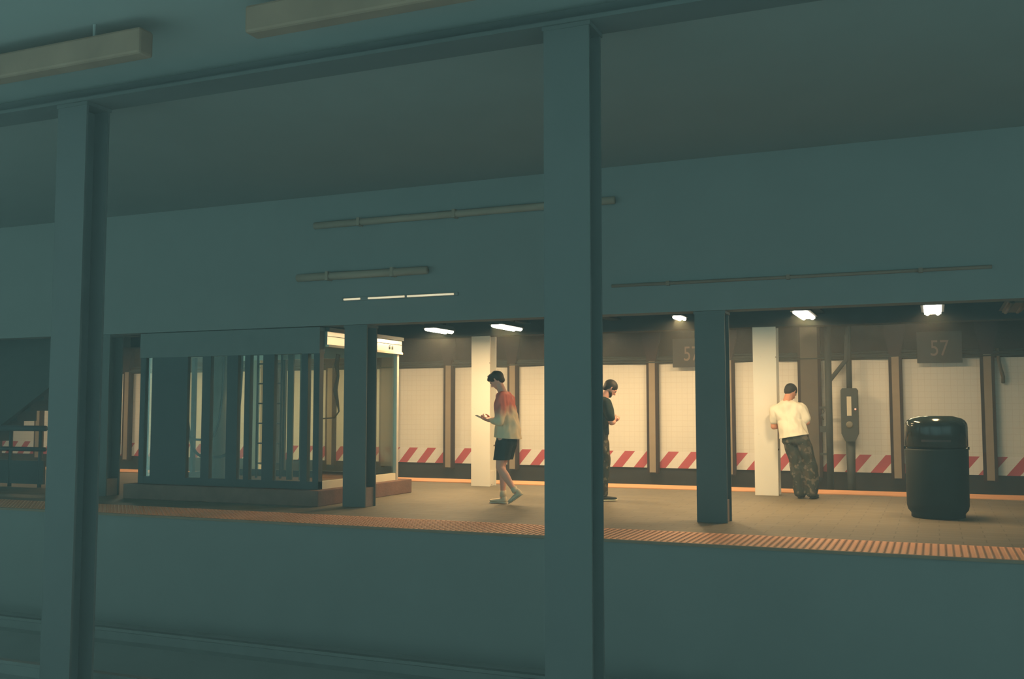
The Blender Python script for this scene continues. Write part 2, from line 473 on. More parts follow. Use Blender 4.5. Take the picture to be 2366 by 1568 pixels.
# ------------------------------------------------------------------ station signs on the wall: 57
def sign(X, label):
    r = empty('station_sign', (X, 19.22, 2.06)); tag(r, label, 'sign', 'station number signs on the wall')
    bm = bmesh.new(); box(bm, -.37, .37, 0, .05, 0, .56, .006); mesh_obj('board', bm, mat('sign_black', (.035, .035, .035), .5, .3), r)
    bm = bmesh.new(); box(bm, -.33, .33, .05, .19, .2, .26); mesh_obj('bracket', bm, M_black, r)
    cu = bpy.data.curves.new('digits', 'FONT'); cu.body = '57'; cu.size = .40; cu.align_x = 'CENTER'; cu.extrude = .003
    t = bpy.data.objects.new('tmp', cu); COL.objects.link(t)
    bpy.context.view_layer.update()
    me = bpy.data.meshes.new_from_object(t.evaluated_get(bpy.context.evaluated_depsgraph_get()))
    bpy.data.objects.remove(t)
    me.materials.clear(); me.materials.append(mat('dull_sign_digits', (.24, .18, .14), .8, .1))  # digits in a dull brown-grey tone
    o = bpy.data.objects.new('digits', me); COL.objects.link(o); o.parent = r
    o.location = (0, -.004, .13); o.rotation_euler = (R(90), 0, 0); o.scale = (.8, 1, 1)
sign(-4.36, 'black wall sign reading 57, half hidden by the dark near-edge column')
sign(.09, 'black wall sign reading 57 above the litter bin')

# ------------------------------------------------------------------ wall-side pole, brace and emergency telephone
r = empty('braced_pole', (-1.80, 19.12, -.6)); tag(r, 'thick black pole with a diagonal arm by the tiled wall', 'pole')
bm = bmesh.new(); tube(bm, [(0, 0, 0), (0, 0, 3.4)], .062, 12); mesh_obj('shaft', bm, M_black, r, True)
bm = bmesh.new(); tube(bm, [(.02, 0, 2.36), (.32, 0, 2.74), (.34, 0, 3.2)], .04, 8); mesh_obj('diagonal_arm', bm, M_black, r)
for z in (1.0, 1.42, 1.85):
    bm = bmesh.new(); box(bm, -.17, .02, -.02, .02, z, z+.04 + (.07 if z == 1.42 else 0)); mesh_obj('bracket', bm, M_black, r)
bm = bmesh.new(); tube(bm, [(-.12, .02, 1.88), (-.09, 0, 1.8), (-.14, 0, 1.72), (-.1, 0, 1.64)], .012, 6); mesh_obj('loose_wire', bm, M_black, r, True)
r = empty('emergency_telephone', (-1.44, 19.12, 0)); tag(r, 'black emergency telephone box with pale panel and red light on a pipe', 'telephone')
bm = bmesh.new(); tube(bm, [(0, .05, 1.60), (0, .05, 2.99)], .05, 10); mesh_obj('upper_pipe', bm, M_black, r, True)
bm = bmesh.new(); prism(bm, [(-.145, .80), (-.08, .66), (.08, .66), (.145, .80), (.145, 1.58), (.12, 1.62), (-.12, 1.62), (-.145, 1.58)], -.10, .12, 'y')
mesh_obj('case', bm, M_black, r)
bm = bmesh.new(); box(bm, -.04, .04, -.112, -.10, 1.12, 1.47, .003); mesh_obj('pale_panel', bm, mat('pale_panel', (.55, .50, .38), .4, .4), r)
bm = bmesh.new()
for q in range(24): pass
lathe(bm, [(.062, 0), (.062, .012), (.04, .02)], 20)
o = mesh_obj('speaker_disc', bm, mat('grey_disc', (.16, .15, .11), .5, .4), r, True); o.rotation_euler = (R(90), 0, 0); o.location = (0, -.10, .96)
bm = bmesh.new(); bmesh.ops.create_uvsphere(bm, u_segments=12, v_segments=8, radius=.016)
o = mesh_obj('red_light', bm, emis('red_indicator', (1, .12, .08), 1.4), r, True); o.location = (.105, -.105, 1.24)
bm = bmesh.new(); tube(bm, [(0, .05, .72), (0, .05, -.6)], [.085, .06], 10); mesh_obj('lower_pipe', bm, M_black, r, True)
# faint hose at the right end
bm = bmesh.new(); tube(bm, [(1.02, 19.36, 2.3), (1.05, 19.3, 2.0), (1.1, 19.33, 1.8), (1.1, 19.38, 1.7)], .03, 8)
tag(mesh_obj('hanging_hose', bm, mat('grey_hose', (.14, .12, .09), .8, .2), None, True), 'short grey hose hanging on the tiles at the right edge', 'hose')

# ------------------------------------------------------------------ litter bin
r = empty('litter_bin', (-.005, 12.42, 0)); tag(r, 'glossy black round litter bin with hooded top on the platform', 'litter bin')
M_bin = mat('gloss_black_plastic', (.010, .016, .016), .65, .2, var=.1)
M_binlid = mat('gloss_black_lid', (.010, .016, .016), .14, .32, var=.05)
bm = bmesh.new(); lathe(bm, [(.27, 0), (.285, .01), (.285, .05), (.318, .09), (.33, .14), (.336, .76), (.333, .775), (.30, .78)], 64)
mesh_obj('body', bm, M_bin, r, True)
bm = bmesh.new(); lathe(bm, [(.30, .775), (.325, .80), (.334, .81), (.334, 1.02), (.33, 1.06), (.31, 1.095), (.275, 1.12), (.20, 1.142), (.185, 1.147), (.17, 1.135), (.12, 1.12), (.05, 1.115)], 64)
mesh_obj('hood', bm, M_binlid, r, True)
for s in (-1, 1):
    bm = bmesh.new(); box(bm, *sorted((s*.325, s*.345)), -.03, .03, .77, .80)
    mesh_obj('hinge_lug', bm, M_bin, r)
bm = bmesh.new()
n_ = 14
for q in range(n_):
    a0 = R(-90 - 27 + 54*q/n_); a1 = R(-90 - 27 + 54*(q+1)/n_)
    vs = [bm.verts.new((.3375*math.cos(a), .3375*math.sin(a), z)) for a, z in ((a0, .86), (a1, .86), (a1, .885), (a0, .885))]
    bm.faces.new(vs)
mesh_obj('faded_band', bm, mat('faded_brown_band', (.05, .03, .025), .6, .3), r)

# ------------------------------------------------------------------ glass lift shaft
LX0, LX1, LY0, LY1 = -10.28, -7.3, 10.85, 12.9
root = empty('glass_lift_shaft', ((LX0+LX1)/2, (LY0+LY1)/2, 0))
tag(root, 'dark framed glass lift shaft on a concrete kerb', 'lift')
cx, cy = root.location.x, root.location.y
def lb(name, x0, x1, y0, y1, z0, z1, m, bev=0, par=None):
    return simple_box(name, x0-cx, x1-cx, y0-cy, y1-cy, z0, z1, m, par or root, bev)
bm = bmesh.new(); box(bm, LX0-.12-cx, LX1+.10-cx, LY0-.15-cy, LY1+.25-cy, 0, .20, .01)
mesh_obj('kerb', bm, [mat('dark_lift_kerb', (.17, .10, .075), .95, .1, var=.35, scale=5, bump=.3)], root)
# sills
for (a, b, c, d) in ((LX0, LX1, LY0, LY0+.06), (LX0, LX1, LY1-.06, LY1), (LX1-.06, LX1, LY0, LY1), (LX0, LX0+.06, LY0, LY1)):
    lb('sill', a, b, c, d, .201, .30, M_sill if a > -8 else M_black)
# corner posts + mullions of the near face
for (x0, x1, y0, y1) in ((LX1-.09, LX1, LY0, LY0+.09), (LX0, LX0+.09, LY0, LY0+.09), (LX1-.05, LX1+.005, LY1-.05, LY1+.005), (LX0, LX0+.06, LY1-.06, LY1)):
    lb('corner_post', x0, x1, y0-.002, y1, .20, 2.24, M_black if y0 < 12 else M_steel)
NEAR = [(468, 487), (525, 550), (566, 578), (608, 634), (697, 712)]
def px2X(px, Y):
    u = (px-1183)/2300; s, c = .3907, .9205
    return Y*(-s+u*c)/(c+u*s)
for a, b in NEAR:
    lb('mullion', px2X(a, LY0), px2X(b, LY0), LY0-.004, LY0+.07, .30, 2.0, M_black)
lb('solid_panel', px2X(352, LY0), px2X(434, LY0), LY0-.004, LY0+.05, .30, 2.0, M_black)
lb('rear_mullion', -9.35, -9.28, LY1-.05, LY1, .30, 2.0, M_black)
lb('side_mullion', LX0-.001, LX0+.05, 11.9, 11.96, .30, 2.0, M_black)
lb('near_header', LX0-.01, LX1-.001, LY0-.01, LY0+.12, 1.95, 2.29, M_girder and mat('lift_header_black', (.12, .125, .12), .8, .2))
lb('roof_cap', LX0, LX1+.06, LY0+.12, LY1+.05, 2.24, 2.29, M_black)
o = lb('side_header', LX1-.06, LX1+.03, LY0+.121, LY1+.04, 2.07, 2.239, M_steel)
lb('header_lip', LX1-.02, LX1+.05, LY0+.13, LY1+.04, 2.04, 2.069, M_sill)
lb('header_groove', LX1+.030, LX1+.034, LY0+.13, LY1+.04, 2.175, 2.182, M_black)
lb('rear_header', LX0+.06, LX1-.06, LY1-.06, LY1, 2.0, 2.239, M_steel)
for y in (12.58, 12.66):                            # two small dark pictograms on the side header
    bm = bmesh.new(); lathe(bm, [(.012, .045), (.012, .052)], 10)
    box(bm, -.017, .017, -.002, .004, 0, .035)
    o = mesh_obj('pictogram', bm, M_black, root); o.rotation_euler = (0, 0, R(90)); o.location = (LX1+.034-cx, y-cy, 2.10)
for nm, (x0, x1, y0, y1) in {'near_glass': (LX0+.09, LX1-.09, LY0+.02, LY0+.03), 'side_glass': (LX1-.035, LX1-.025, LY0+.09, LY1-.05),
                             'rear_glass': (LX0+.06, LX1-.05, LY1-.03, LY1-.02), 'left_glass': (LX0+.02, LX0+.03, LY0+.09, LY1-.06)}.items():
    lb(nm, x0, x1, y0, y1, .30, 2.06, M_glass)
# equipment inside
IN = 'equipment inside the glass lift shaft'
def inside(o, label, cat): tag(o, label, cat, IN); return o
bm = bmesh.new(); tube(bm, [(0, 0, .2), (0, 0, 2.2)], .115, 20)
r = inside(mesh_obj('lift_piston', bm, mat('grey_piston_paint', (.16, .15, .12), .35, .5), None, True), 'grey round piston standing inside the glass lift', 'piston'); r.location = (-9.83, 12.0, 0)
def ucurve(x0, x1, y, ztop, zbot, rr, label):
    bm = bmesh.new(); pts = []
    for q in range(41):
        t = q/40; a = math.pi*t
        xx = (x0+x1)/2 - (x1-x0)/2*math.copysign(abs(math.cos(a))**.62, math.cos(a))
        pts.append((xx, y, zbot + (ztop-zbot)*(1-math.sin(a))**1.25))
    tube(bm, pts, rr, 8)
    return inside(mesh_obj('lift_cable', bm, M_blackm, None, True), label, 'cable')
ucurve(-10.05, -9.05, 11.5, 2.0, .55, .022, 'outer looped black cable hanging inside the glass lift')
ucurve(-9.93, -9.2, 11.3, 2.0, .80, .016, 'inner looped black cable hanging inside the glass lift')
r = empty('shaft_ladder', (-9.27, 12.45, .2)); inside(r, 'narrow black ladder standing inside the glass lift', 'ladder')
for s in (-.22, .22):
    bm = bmesh.new(); tube(bm, [(s, 0, 0), (s, 0, 1.95)], .018, 8); mesh_obj('ladder_rail', bm, M_black, r, True)
for q in range(6):
    bm = bmesh.new(); tube(bm, [(-.22, 0, .22+q*.30), (.22, 0, .22+q*.30)], .011, 8); mesh_obj('rung', bm, M_black, r, True)
for X, Y, w, l in ((-8.78, 12.3, .05, 'left of two grey guide rails inside the glass lift'), (-8.55, 12.3, .06, 'right of two grey guide rails inside the glass lift')):
    bm = bmesh.new(); prism(bm, [(-w, -.01), (w, -.01), (w, .01), (.012, .01), (.012, .07), (-.012, .07), (-.012, .01), (-w, .01)], .2, 2.2)
    o = inside(mesh_obj('guide_rail', bm, mat('guide_rail_grey', (.09, .09, .075), .5, .4), None), l, 'rail'); o.location = (X, Y, 0)
bm = bmesh.new(); box(bm, -.07, .07, -.05, .05, .2, 2.05); box(bm, .075, .11, -.03, .03, .2, 2.05)
for q in range(34): box(bm, .108, .122, -.01, .01, .25+q*.052, .275+q*.052)
o = inside(mesh_obj('door_track', bm, mat('dark_door_track', (.07, .07, .06), .5, .4), None), 'dark toothed vertical track behind the lift side glass', 'track'); o.location = (-7.56, 12.05, 0)
bm = bmesh.new(); tube(bm, [(0, 0, 2.0), (-.03, 0, 1.85), (.0, 0, 1.7), (-.045, 0, 1.5), (0, 0, 1.3), (.02, 0, 1.2), (-.05, 0, 1.11), (-.25, 0, 1.10)], [.03, .035, .02, .035, .02, .012, .01, .01], 8)
o = inside(mesh_obj('lumpy_cable', bm, M_blackm, None, True), 'lumpy black cable behind the lift side glass', 'cable'); o.location = (-7.70, 11.9, 0)

# ------------------------------------------------------------------ stair with railing at the left
sx0, sz0 = -16.30, 0.0
r = empty('staircase', (-14.0, 12.5, 0)); tag(r, 'dark enclosed staircase rising to the right at the left edge', 'stair')
def SP(name, pts, y0, y1, m):
    bm = bmesh.new(); prism(bm, [(a+14.0, b) for a, b in pts], y0-12.5, y1-12.5, 'y'); return mesh_obj(name, bm, m, r)
M_stair = mat('dark_stair_paint', (.05, .055, .05), .8, .2)
sl = .585
x1 = -11.75
SP('stringer', [(sx0, sz0), (sx0+.35, sz0), (x1, (x1-sx0-.35)*sl), (x1, 2.99), (sx0-.35, 2.99), (sx0-.35, 1.0), (sx0, .5)][:4] + [(x1-.9, 2.99), (sx0-.3, .62)], 11.95, 12.05, M_stair)
SP('upper_cladding', [(sx0-1.9, .95), (sx0-.2, .72), (x1-.9, 2.85), (x1-.9, 2.98), (sx0-1.9, 2.98)], 12.46, 12.5, M_stair)
for q in range(15):
    a = sx0+.2+q*.29
    SP('tread', [(a, q*.17+.02), (a+.31, q*.17+.02), (a+.31, q*.17+.19), (a, q*.17+.19)], 12.06, 12.45, M_stair)
r = empty('guard_railing', (-14.2, 12.0, 0)); tag(r, 'black guard railing with two rails under the staircase', 'railing')
bm = bmesh.new(); tube(bm, [(-1.0, -.3, .93), (1.2, -.3, .93)], .045, 10); mesh_obj('top_rail', bm, M_black, r, True)
bm = bmesh.new(); tube(bm, [(-1.6, -.3, .60), (1.2, -.3, .60)], .035, 10); mesh_obj('lower_rail', bm, M_black, r, True)
bm = bmesh.new(); tube(bm, [(-1.6, -.3, .55), (-1.0, -.3, .93)], .03, 10); mesh_obj('slanting_rail', bm, M_black, r, True)
for a in (-.72, -.3, .45, 1.1):
    bm = bmesh.new(); tube(bm, [(a, -.3, 0), (a, -.3, .93)], .03, 8); mesh_obj('post', bm, M_black, r, True)
bm = bmesh.new(); box(bm, -1.6, 1.2, -.32, -.28, .05, .42); mesh_obj('kick_panel', bm, M_black, r)

# ------------------------------------------------------------------ people
def ell(bm, c, rad, rot=None, seg=16):
    t = bmesh.new(); bmesh.ops.create_uvsphere(t, u_segments=seg, v_segments=max(8, seg*2//3), radius=1)
    Mx = Matrix.Translation(c) @ (rot.to_4x4() if rot else Matrix()) @ Matrix.Diagonal((*rad, 1))
    bmesh.ops.transform(t, matrix=Mx, verts=t.verts)
    me = bpy.data.meshes.new('t'); t.to_mesh(me); t.free(); bm.from_mesh(me); bpy.data.meshes.remove(me)
def hull(bm, items, seg=12):
    t = bmesh.new()
    for it in items:
        c, rad = it[0], it[1]; rot = it[2] if len(it) > 2 else None
        if not isinstance(rad, tuple): rad = (rad,)*3
        ell(t, c, rad, rot, seg)
    r_ = bmesh.ops.convex_hull(t, input=t.verts)
    dele = [v for v in t.verts if not v.link_faces] + [g for g in r_['geom_interior'] if isinstance(g, bmesh.types.BMVert)]
    keep = set()
    hf = {f for f in r_['geom'] if isinstance(f, bmesh.types.BMFace)}
    bmesh.ops.delete(t, geom=[f for f in t.faces if f not in hf], context='FACES_ONLY')
    bmesh.ops.delete(t, geom=[e for e in t.edges if not e.link_faces], context='EDGES')
    bmesh.ops.delete(t, geom=[v for v in t.verts if not v.link_faces], context='VERTS')
    bmesh.ops.recalc_face_normals(t, faces=t.faces)
    me = bpy.data.meshes.new('t'); t.to_mesh(me); t.free(); bm.from_mesh(me); bpy.data.meshes.remove(me)
def chain(bm, pts, seg=12):
    for a, b in zip(pts, pts[1:]): hull(bm, [a, b], seg)
def solidify_blob(name, bm, m, parent=None, voxel=.01, smooth=3, wrinkle=0, cuts=()):
    me = bpy.data.meshes.new(name); bm.to_mesh(me); bm.free()
    o = bpy.data.objects.new(name, me); COL.objects.link(o)
    md = o.modifiers.new('r', 'REMESH'); md.mode = 'VOXEL'; md.voxel_size = voxel
    s = o.modifiers.new('s', 'SMOOTH'); s.iterations = smooth; s.factor = .5
    bpy.context.view_layer.update()
    me2 = bpy.data.meshes.new_from_object(o.evaluated_get(bpy.context.evaluated_depsgraph_get()))
    bpy.data.objects.remove(o)
    b2 = bmesh.new(); b2.from_mesh(me2); bpy.data.meshes.remove(me2)
    if wrinkle:
        b2.normal_update()
        for v in b2.verts:
            p = v.co
            n_ = noise.noise((p.x*9 + p.z*5, p.y*9 - p.z*4, p.z*4)) + .5*noise.noise((p.x*20, p.y*20, p.z*9 + p.x*8))
            v.co += v.normal*n_*wrinkle
    for co, no in cuts:
        g = bmesh.ops.bisect_plane(b2, geom=b2.verts[:] + b2.edges[:] + b2.faces[:], plane_co=co, plane_no=no, clear_outer=True)
        es = [e for e in g['geom_cut'] if isinstance(e, bmesh.types.BMEdge)]
        bmesh.ops.holes_fill(b2, edges=[e for e in b2.edges if e.is_boundary], sides=0)
    me3 = bpy.data.meshes.new(name); b2.to_mesh(me3); b2.free()
    for p in me3.polygons: p.use_smooth = True
    me3.materials.append(m)
    o = bpy.data.objects.new(name, me3); COL.objects.link(o)
    if parent: o.parent = parent
    return o
V = Vector
def head_parts(skin, hair, eyes, c, pitch, yaw=0, roll=0, cap=False, beard=None, s=1.0, fringe=False):
    """head frame: x forward, y left, z up; c = centre of the skull"""
    Rm = (Matrix.Rotation(yaw, 3, 'Z') @ Matrix.Rotation(roll, 3, 'X') @ Matrix.Rotation(pitch, 3, 'Y'))
    P = lambda x, y, z: V(c) + Rm @ (V((x, y, z))*s)
    ell(skin, P(0, 0, .012), (.096*s, .076*s, .098*s), Rm)
    hull(skin, [(P(.02, 0, -.03), (.07*s, .062*s, .06*s), Rm), (P(.052, 0, -.085), (.030*s, .030*s, .024*s), Rm)])
    hull(skin, [(P(.085, 0, .0), .012*s), (P(.105, 0, -.032), .014*s)])             # nose
    hull(skin, [(P(.078, -.02, -.058), .010*s), (P(.078, .02, -.058), .010*s)])       # lips
    hull(skin, [(P(.088, -.03, .02), .009*s), (P(.088, .03, .02), .009*s)])           # brow
    for y in (-1, 1):
        hull(skin, [(P(-.005, y*.079, .012), (.012*s, .008*s, .016*s), Rm), (P(-.004, y*.074, -.02), (.008*s, .007*s, .012*s), Rm)])
        eyes.append((P(.083, y*.031, .002), .011*s))
    # hair
    ell(hair, P(-.012, 0, .030), (.104*s, .087*s, .094*s), Rm)
    hull(hair, [(P(-.05, 0, .0), (.055*s, .078*s, .06*s), Rm), (P(-.055, 0, -.045), (.042*s, .058*s, .035*s), Rm)])
    if fringe:
        hull(hair, [(P(.03, 0, .085), (.06*s, .06*s, .035*s), Rm), (P(.082, .01, .058), (.03*s, .05*s, .024*s), Rm)])
        for q in range(9):
            a = random.uniform(-1, 1)
            hull(hair, [(P(.05, a*.05, .09), .018*s), (P(.06+.05*random.random(), a*.06, .08+.035*random.random()), .008*s)], 8)
    return P, Rm
def add_eyes(ey, root):
    for c, r_ in ey:
        bm = bmesh.new(); ell(bm, c, (r_,)*3, None, 10); mesh_obj('eye', bm, M_eye, root, True)
def hand(bm, w, d, palm_n, thumb_side, curl=.9, size=1.0):
    """hand from wrist point w in direction d; fingers curl toward palm_n; thumb leaves on thumb_side (sign along d x palm_n)"""
    w, d, n = V(w), V(d).normalized(), V(palm_n).normalized(); n = (n - d*n.dot(d)).normalized()
    a = d.cross(n).normalized()*thumb_side
    S = size
    hull(bm, [(w, .020*S), (w + d*.035*S + a*.022*S, .015*S), (w + d*.035*S - a*.022*S, .013*S)], 8)
    hull(bm, [(w + d*.03*S + a*.026*S, .014*S), (w + d*.03*S - a*.026*S, .012*S), (w + d*.082*S + a*.030*S, .0115*S), (w + d*.078*S - a*.030*S, .0105*S)], 8)
    for q, (off, L) in enumerate(((.031, .070), (.011, .078), (-.010, .073), (-.030, .058))):
        p = w + d*(.084 - (.004 if q == 3 else 0))*S + a*off*S; dd = d.copy(); pts = [(p, .0100*S)]
        for k, fr in enumerate((.45, .30, .25)):
            ang = curl*(.55 + .3*k)*(1 + .08*q)
            dd = (Matrix.Rotation(-ang if False else ang, 3, d.cross(n)) @ dd)
            p = p + dd*L*fr*S; pts.append((p, (.0094 - .0009*k)*S))
        chain(bm, pts, 8)
    p0 = w + d*.02*S + a*.024*S; d1 = (d*.6 + a*.7 + n*.35).normalized(); p1 = p0 + d1*.038*S
    d2 = (d*.85 + a*.15 + n*.5).normalized(); p2 = p1 + d2*.032*S; p3 = p2 + (d*.9 + n*.4 - a*.1).normalized()*.024*S
    chain(bm, [(p0, .015*S), (p1, .0115*S), (p2, .010*S), (p3, .0085*S)], 8)
    return w + d*.09*S + n*.03*S
def shoe(name, heel, toe, m_up, m_sole, parent, up=V((0, 0, 1)), w=.042, ankle=None):
    h, t = V(heel), V(toe); d = (t-h).normalized()
    side = up.cross(d).normalized(); n = d.cross(side).normalized()
    Rm = Matrix((d, side, n)).transposed()
    bm = bmesh.new()
    L = (t-h).length
    hull(bm, [(h + d*.045 + n*.040, (.042, .034, .030), Rm), (h + d*L*.5 + n*.040, (.045, .038, .026), Rm)])
    hull(bm, [(h + d*L*.5 + n*.040, (.045, .040, .026), Rm), (t - d*.055 + n*.034, (.050, .044, .020), Rm)])
    if ankle is not None: hull(bm, [(h + d*.05 + n*.05, (.045, .034, .03), Rm), (V(ankle), (.040, .036, .026), Rm)])
    o = solidify_blob(name, bm, m_up, parent, .008, 3)
    bm = bmesh.new()
    hull(bm, [(h + d*.04 + n*.012, (.042, .036, .011), Rm), (h + d*L*.5 + n*.012, (.03, .037, .011), Rm), (t - d*.052 + n*.012, (.054, .046, .011), Rm)])
    s = solidify_blob('sole', bm, m_sole, o, .006, 1)
    return o

def skin_mat(n_, c):
    m = mat(n_, c, .5, .35, var=.06, scale=12)
    b = m.node_tree.nodes['Principled BSDF']; b.inputs['Subsurface Weight'].default_value = .08
    return m
M_skin = skin_mat('skin_light', (.66, .33, .235))
M_hair = mat('dark_hair', (.018, .016, .014), .6, .3, var=.3, scale=60)
M_eye = mat('eye_dark', (.05, .04, .04), .2, .5)

# ---- walking person: coral and cream top, black shorts, head down over a phone
def build_walker():
    loc = (-5.16, 11.95, 0); rz = R(180+4)
    root = None
    sk = bmesh.new(); hr = bmesh.new(); ey = []
    nk = (.075, 0, 1.475)
    hc = (.125, 0, 1.612)
    head_parts(sk, hr, ey, hc, R(34), yaw=R(-2), fringe=True)
    hull(sk, [((.03, 0, 1.42), .058), ((.09, 0, 1.545), .056)])
    # torso and hips
    hull(sk, [((.0, .13, 1.37), (.06, .06, .05)), ((.0, -.13, 1.37), (.06, .06, .05)), ((.03, 0, 1.42), (.06, .08, .05)), ((.0, 0, 1.2), (.095, .14, .08))])
    hull(sk, [((.0, 0, 1.2), (.095, .14, .08)), ((-.01, 0, .93), (.095, .145, .08))])
    # legs: left (+y) is the rear one with lifted heel
    kR, aR = (.09, -.09, .49), (.075, -.085, .085)
    kL, aL = (.05, .09, .475), (-.175, .095, .165)
    chain(sk, [((-.01, -.085, .88), .088), ((.04, -.09, .68), .074), (kR, .053)])
    chain(sk, [(kR, .053), ((.065, -.088, .36), (.054, .048, .06)), ((.07, -.086, .2), .036), (aR, .034)])
    chain(sk, [((-.01, .085, .88), .088), ((.025, .09, .68), .074), (kL, .053)])
    chain(sk, [(kL, .053), ((-.03, .092, .37), (.054, .048, .06)), ((-.11, .094, .25), .038), (aL, .034)])
    # arms: both forearms forward holding the phone
    sL, eL, wL = (.01, .185, 1.375), (.01, .235, 1.10), (.205, .10, 1.085)
    sR, eR, wR = (.01, -.185, 1.375), (.03, -.215, 1.11), (.215, -.06, 1.10)
    chain(sk, [(sL, .052), (eL, .040), ((.10, .18, 1.09), .037), (wL, .026)])
    chain(sk, [(sR, .052), (eR, .040), ((.11, -.15, 1.10), .037), (wR, .026)])
    hand(sk, wL, (.95, -.45, .12), (-.2, -.3, 1), -1, .75)
    hand(sk, wR, (.95, .25, .10), (-.2, .3, 1), 1, .75)
    root = solidify_blob('person', sk, M_skin, None, .0075, 2)
    root.location = loc; root.rotation_euler = (0, 0, rz)
    tag(root, 'person walking left, head down at a phone, in a coral-to-cream top and black shorts', 'person')
    solidify_blob('hair', hr, mat('brown_hair', (.035, .024, .018), .6, .3, var=.3, scale=60), root, .008, 2)
    add_eyes(ey, root)
    # loose long-sleeved top
    m = bpy.data.materials.new('coral_to_cream_knit'); m.use_nodes = True
    nt = m.node_tree; n = N(nt); b = nt.nodes['Principled BSDF']; b.inputs['Roughness'].default_value = .85
    b.inputs['Specular IOR Level'].default_value = .15
    tc = nt.nodes.new('ShaderNodeTexCoord'); sp = nt.nodes.new('ShaderNodeSeparateXYZ'); nt.links.new(tc.outputs['Object'], sp.inputs[0])
    nz = nt.nodes.new('ShaderNodeTexNoise'); nz.inputs['Scale'].default_value = 7; nt.links.new(tc.outputs['Object'], nz.inputs['Vector'])
    z = n.m('ADD', sp.outputs[2], n.m('MULTIPLY', n.m('SUBTRACT', nz.outputs['Fac'], .5), .22))
    yy = n.m('ABSOLUTE', sp.outputs[1])
    arm = n.m('MULTIPLY', n.m('SUBTRACT', yy, .15), 1.9)
    f = n.m('MINIMUM', n.m('MAXIMUM', n.m('ADD', n.m('DIVIDE', n.m('SUBTRACT', z, 1.13), .16), n.m('MAXIMUM', arm, 0.0)), 0.0), 1.0)
    nt.links.new(n.mix(f, (.66, .52, .34), (.60, .17, .13)), b.inputs['Base Color'])
    ts = bmesh.new()
    hull(ts, [((.0, .145, 1.375), (.075, .07, .06)), ((.0, -.145, 1.375), (.075, .07, .06)), ((.035, 0, 1.43), (.07, .085, .05)), ((-.01, 0, 1.2), (.125, .165, .08))])
    hull(ts, [((-.01, 0, 1.2), (.125, .165, .08)), ((-.03, 0, .98), (.165, .195, .06)), ((-.03, 0, .84), (.185, .21, .05))])
    chain(ts, [(sL, .075), ((.0, .225, 1.22), .072), ((-.01, .24, 1.08), .062), ((.10, .18, 1.085), .052), ((.14, .15, 1.085), .042)])
    chain(ts, [(sR, .075), ((.015, -.21, 1.22), .068), ((.025, -.22, 1.10), .058), ((.12, -.15, 1.095), .05), ((.15, -.12, 1.095), .042)])
    solidify_blob('long_sleeved_top', ts, m, root, .011, 3, wrinkle=.022, cuts=[((0, 0, .858), (.08, 0, -1))])
    sh = bmesh.new()
    hull(sh, [((-.01, 0, .95), (.12, .165, .07)), ((-.015, 0, .80), (.14, .17, .07))])
    hull(sh, [((-.01, -.085, .80), (.125, .095, .07)), ((.05, -.095, .53), (.105, .09, .06))])
    hull(sh, [((-.01, .085, .80), (.125, .095, .07)), ((.035, .095, .53), (.11, .09, .06))])
    solidify_blob('shorts', sh, mat('black_shorts_cloth', (.028, .036, .036), .85, .15), root, .011, 3, wrinkle=.008, cuts=[((0, 0, .575), (0, 0, -1))])
    Mup = mat('cream_shoe', (.66, .54, .38), .7, .2); Mso = mat('cream_sole', (.55, .50, .38), .6, .3)
    shoe('shoe', (.005, -.085, .003), (.265, -.09, .003), Mup, Mso, root, ankle=(.065, -.085, .10))
    shoe('shoe', (-.275, .095, .145), (-.075, .10, .008), Mup, Mso, root, ankle=(-.185, .095, .185))
    for (a, b_) in (((.068, -.085, .09), (.07, -.086, .17)), ((-.17, .095, .17), (-.135, .095, .225))):
        bm = bmesh.new(); tube(bm, [a, b_], .043, 14); mesh_obj('sock', bm, Mup, root, True)
    # phone, held in both hands
    ph = bmesh.new(); box(ph, -.038, .038, -.075, .075, -.005, .005, .003)
    p = mesh_obj('smartphone', ph, mat('phone_case', (.03, .05, .04), .3, .5))
    tag(p, 'dark smartphone held by the walking person', 'phone')
    Rz = Matrix.Rotation(rz, 4, 'Z'); pos = V(loc) + Rz.to_3x3() @ V((.335, .03, 1.118))
    p.matrix_world = Matrix.Translation(pos) @ Rz @ Matrix.Rotation(R(90), 4, 'Z') @ Matrix.Rotation(R(-25), 4, 'X')
    sc_ = bmesh.new(); vs = [sc_.verts.new(q) for q in ((-.034, -.07, .0056), (.034, -.07, .0056), (.034, .07, .0056), (-.034, .07, .0056))]; sc_.faces.new(vs)
    mesh_obj('screen', sc_, mat('phone_screen', (.10, .11, .11), .1, .6), p)
build_walker()

def camo_mat(name, a, b_, c):
    m = bpy.data.materials.new(name); m.use_nodes = True
    nt = m.node_tree; n = N(nt); b = nt.nodes['Principled BSDF']; b.inputs['Roughness'].default_value = .85
    b.inputs['Specular IOR Level'].default_value = .15
    tc = nt.nodes.new('ShaderNodeTexCoord')
    n1 = nt.nodes.new('ShaderNodeTexNoise'); n1.inputs['Scale'].default_value = 9; nt.links.new(tc.outputs['Object'], n1.inputs['Vector'])
    n2 = nt.nodes.new('ShaderNodeTexNoise'); n2.inputs['Scale'].default_value = 14; nt.links.new(tc.outputs['Object'], n2.inputs['Vector'])
    base = n.mix(n.m('GREATER_THAN', n1.outputs['Fac'], .55), a, b_)
    base = n.mix(n.m('GREATER_THAN', n2.outputs['Fac'], .60), base, c)
    nt.links.new(base, b.inputs['Base Color'])
    return m

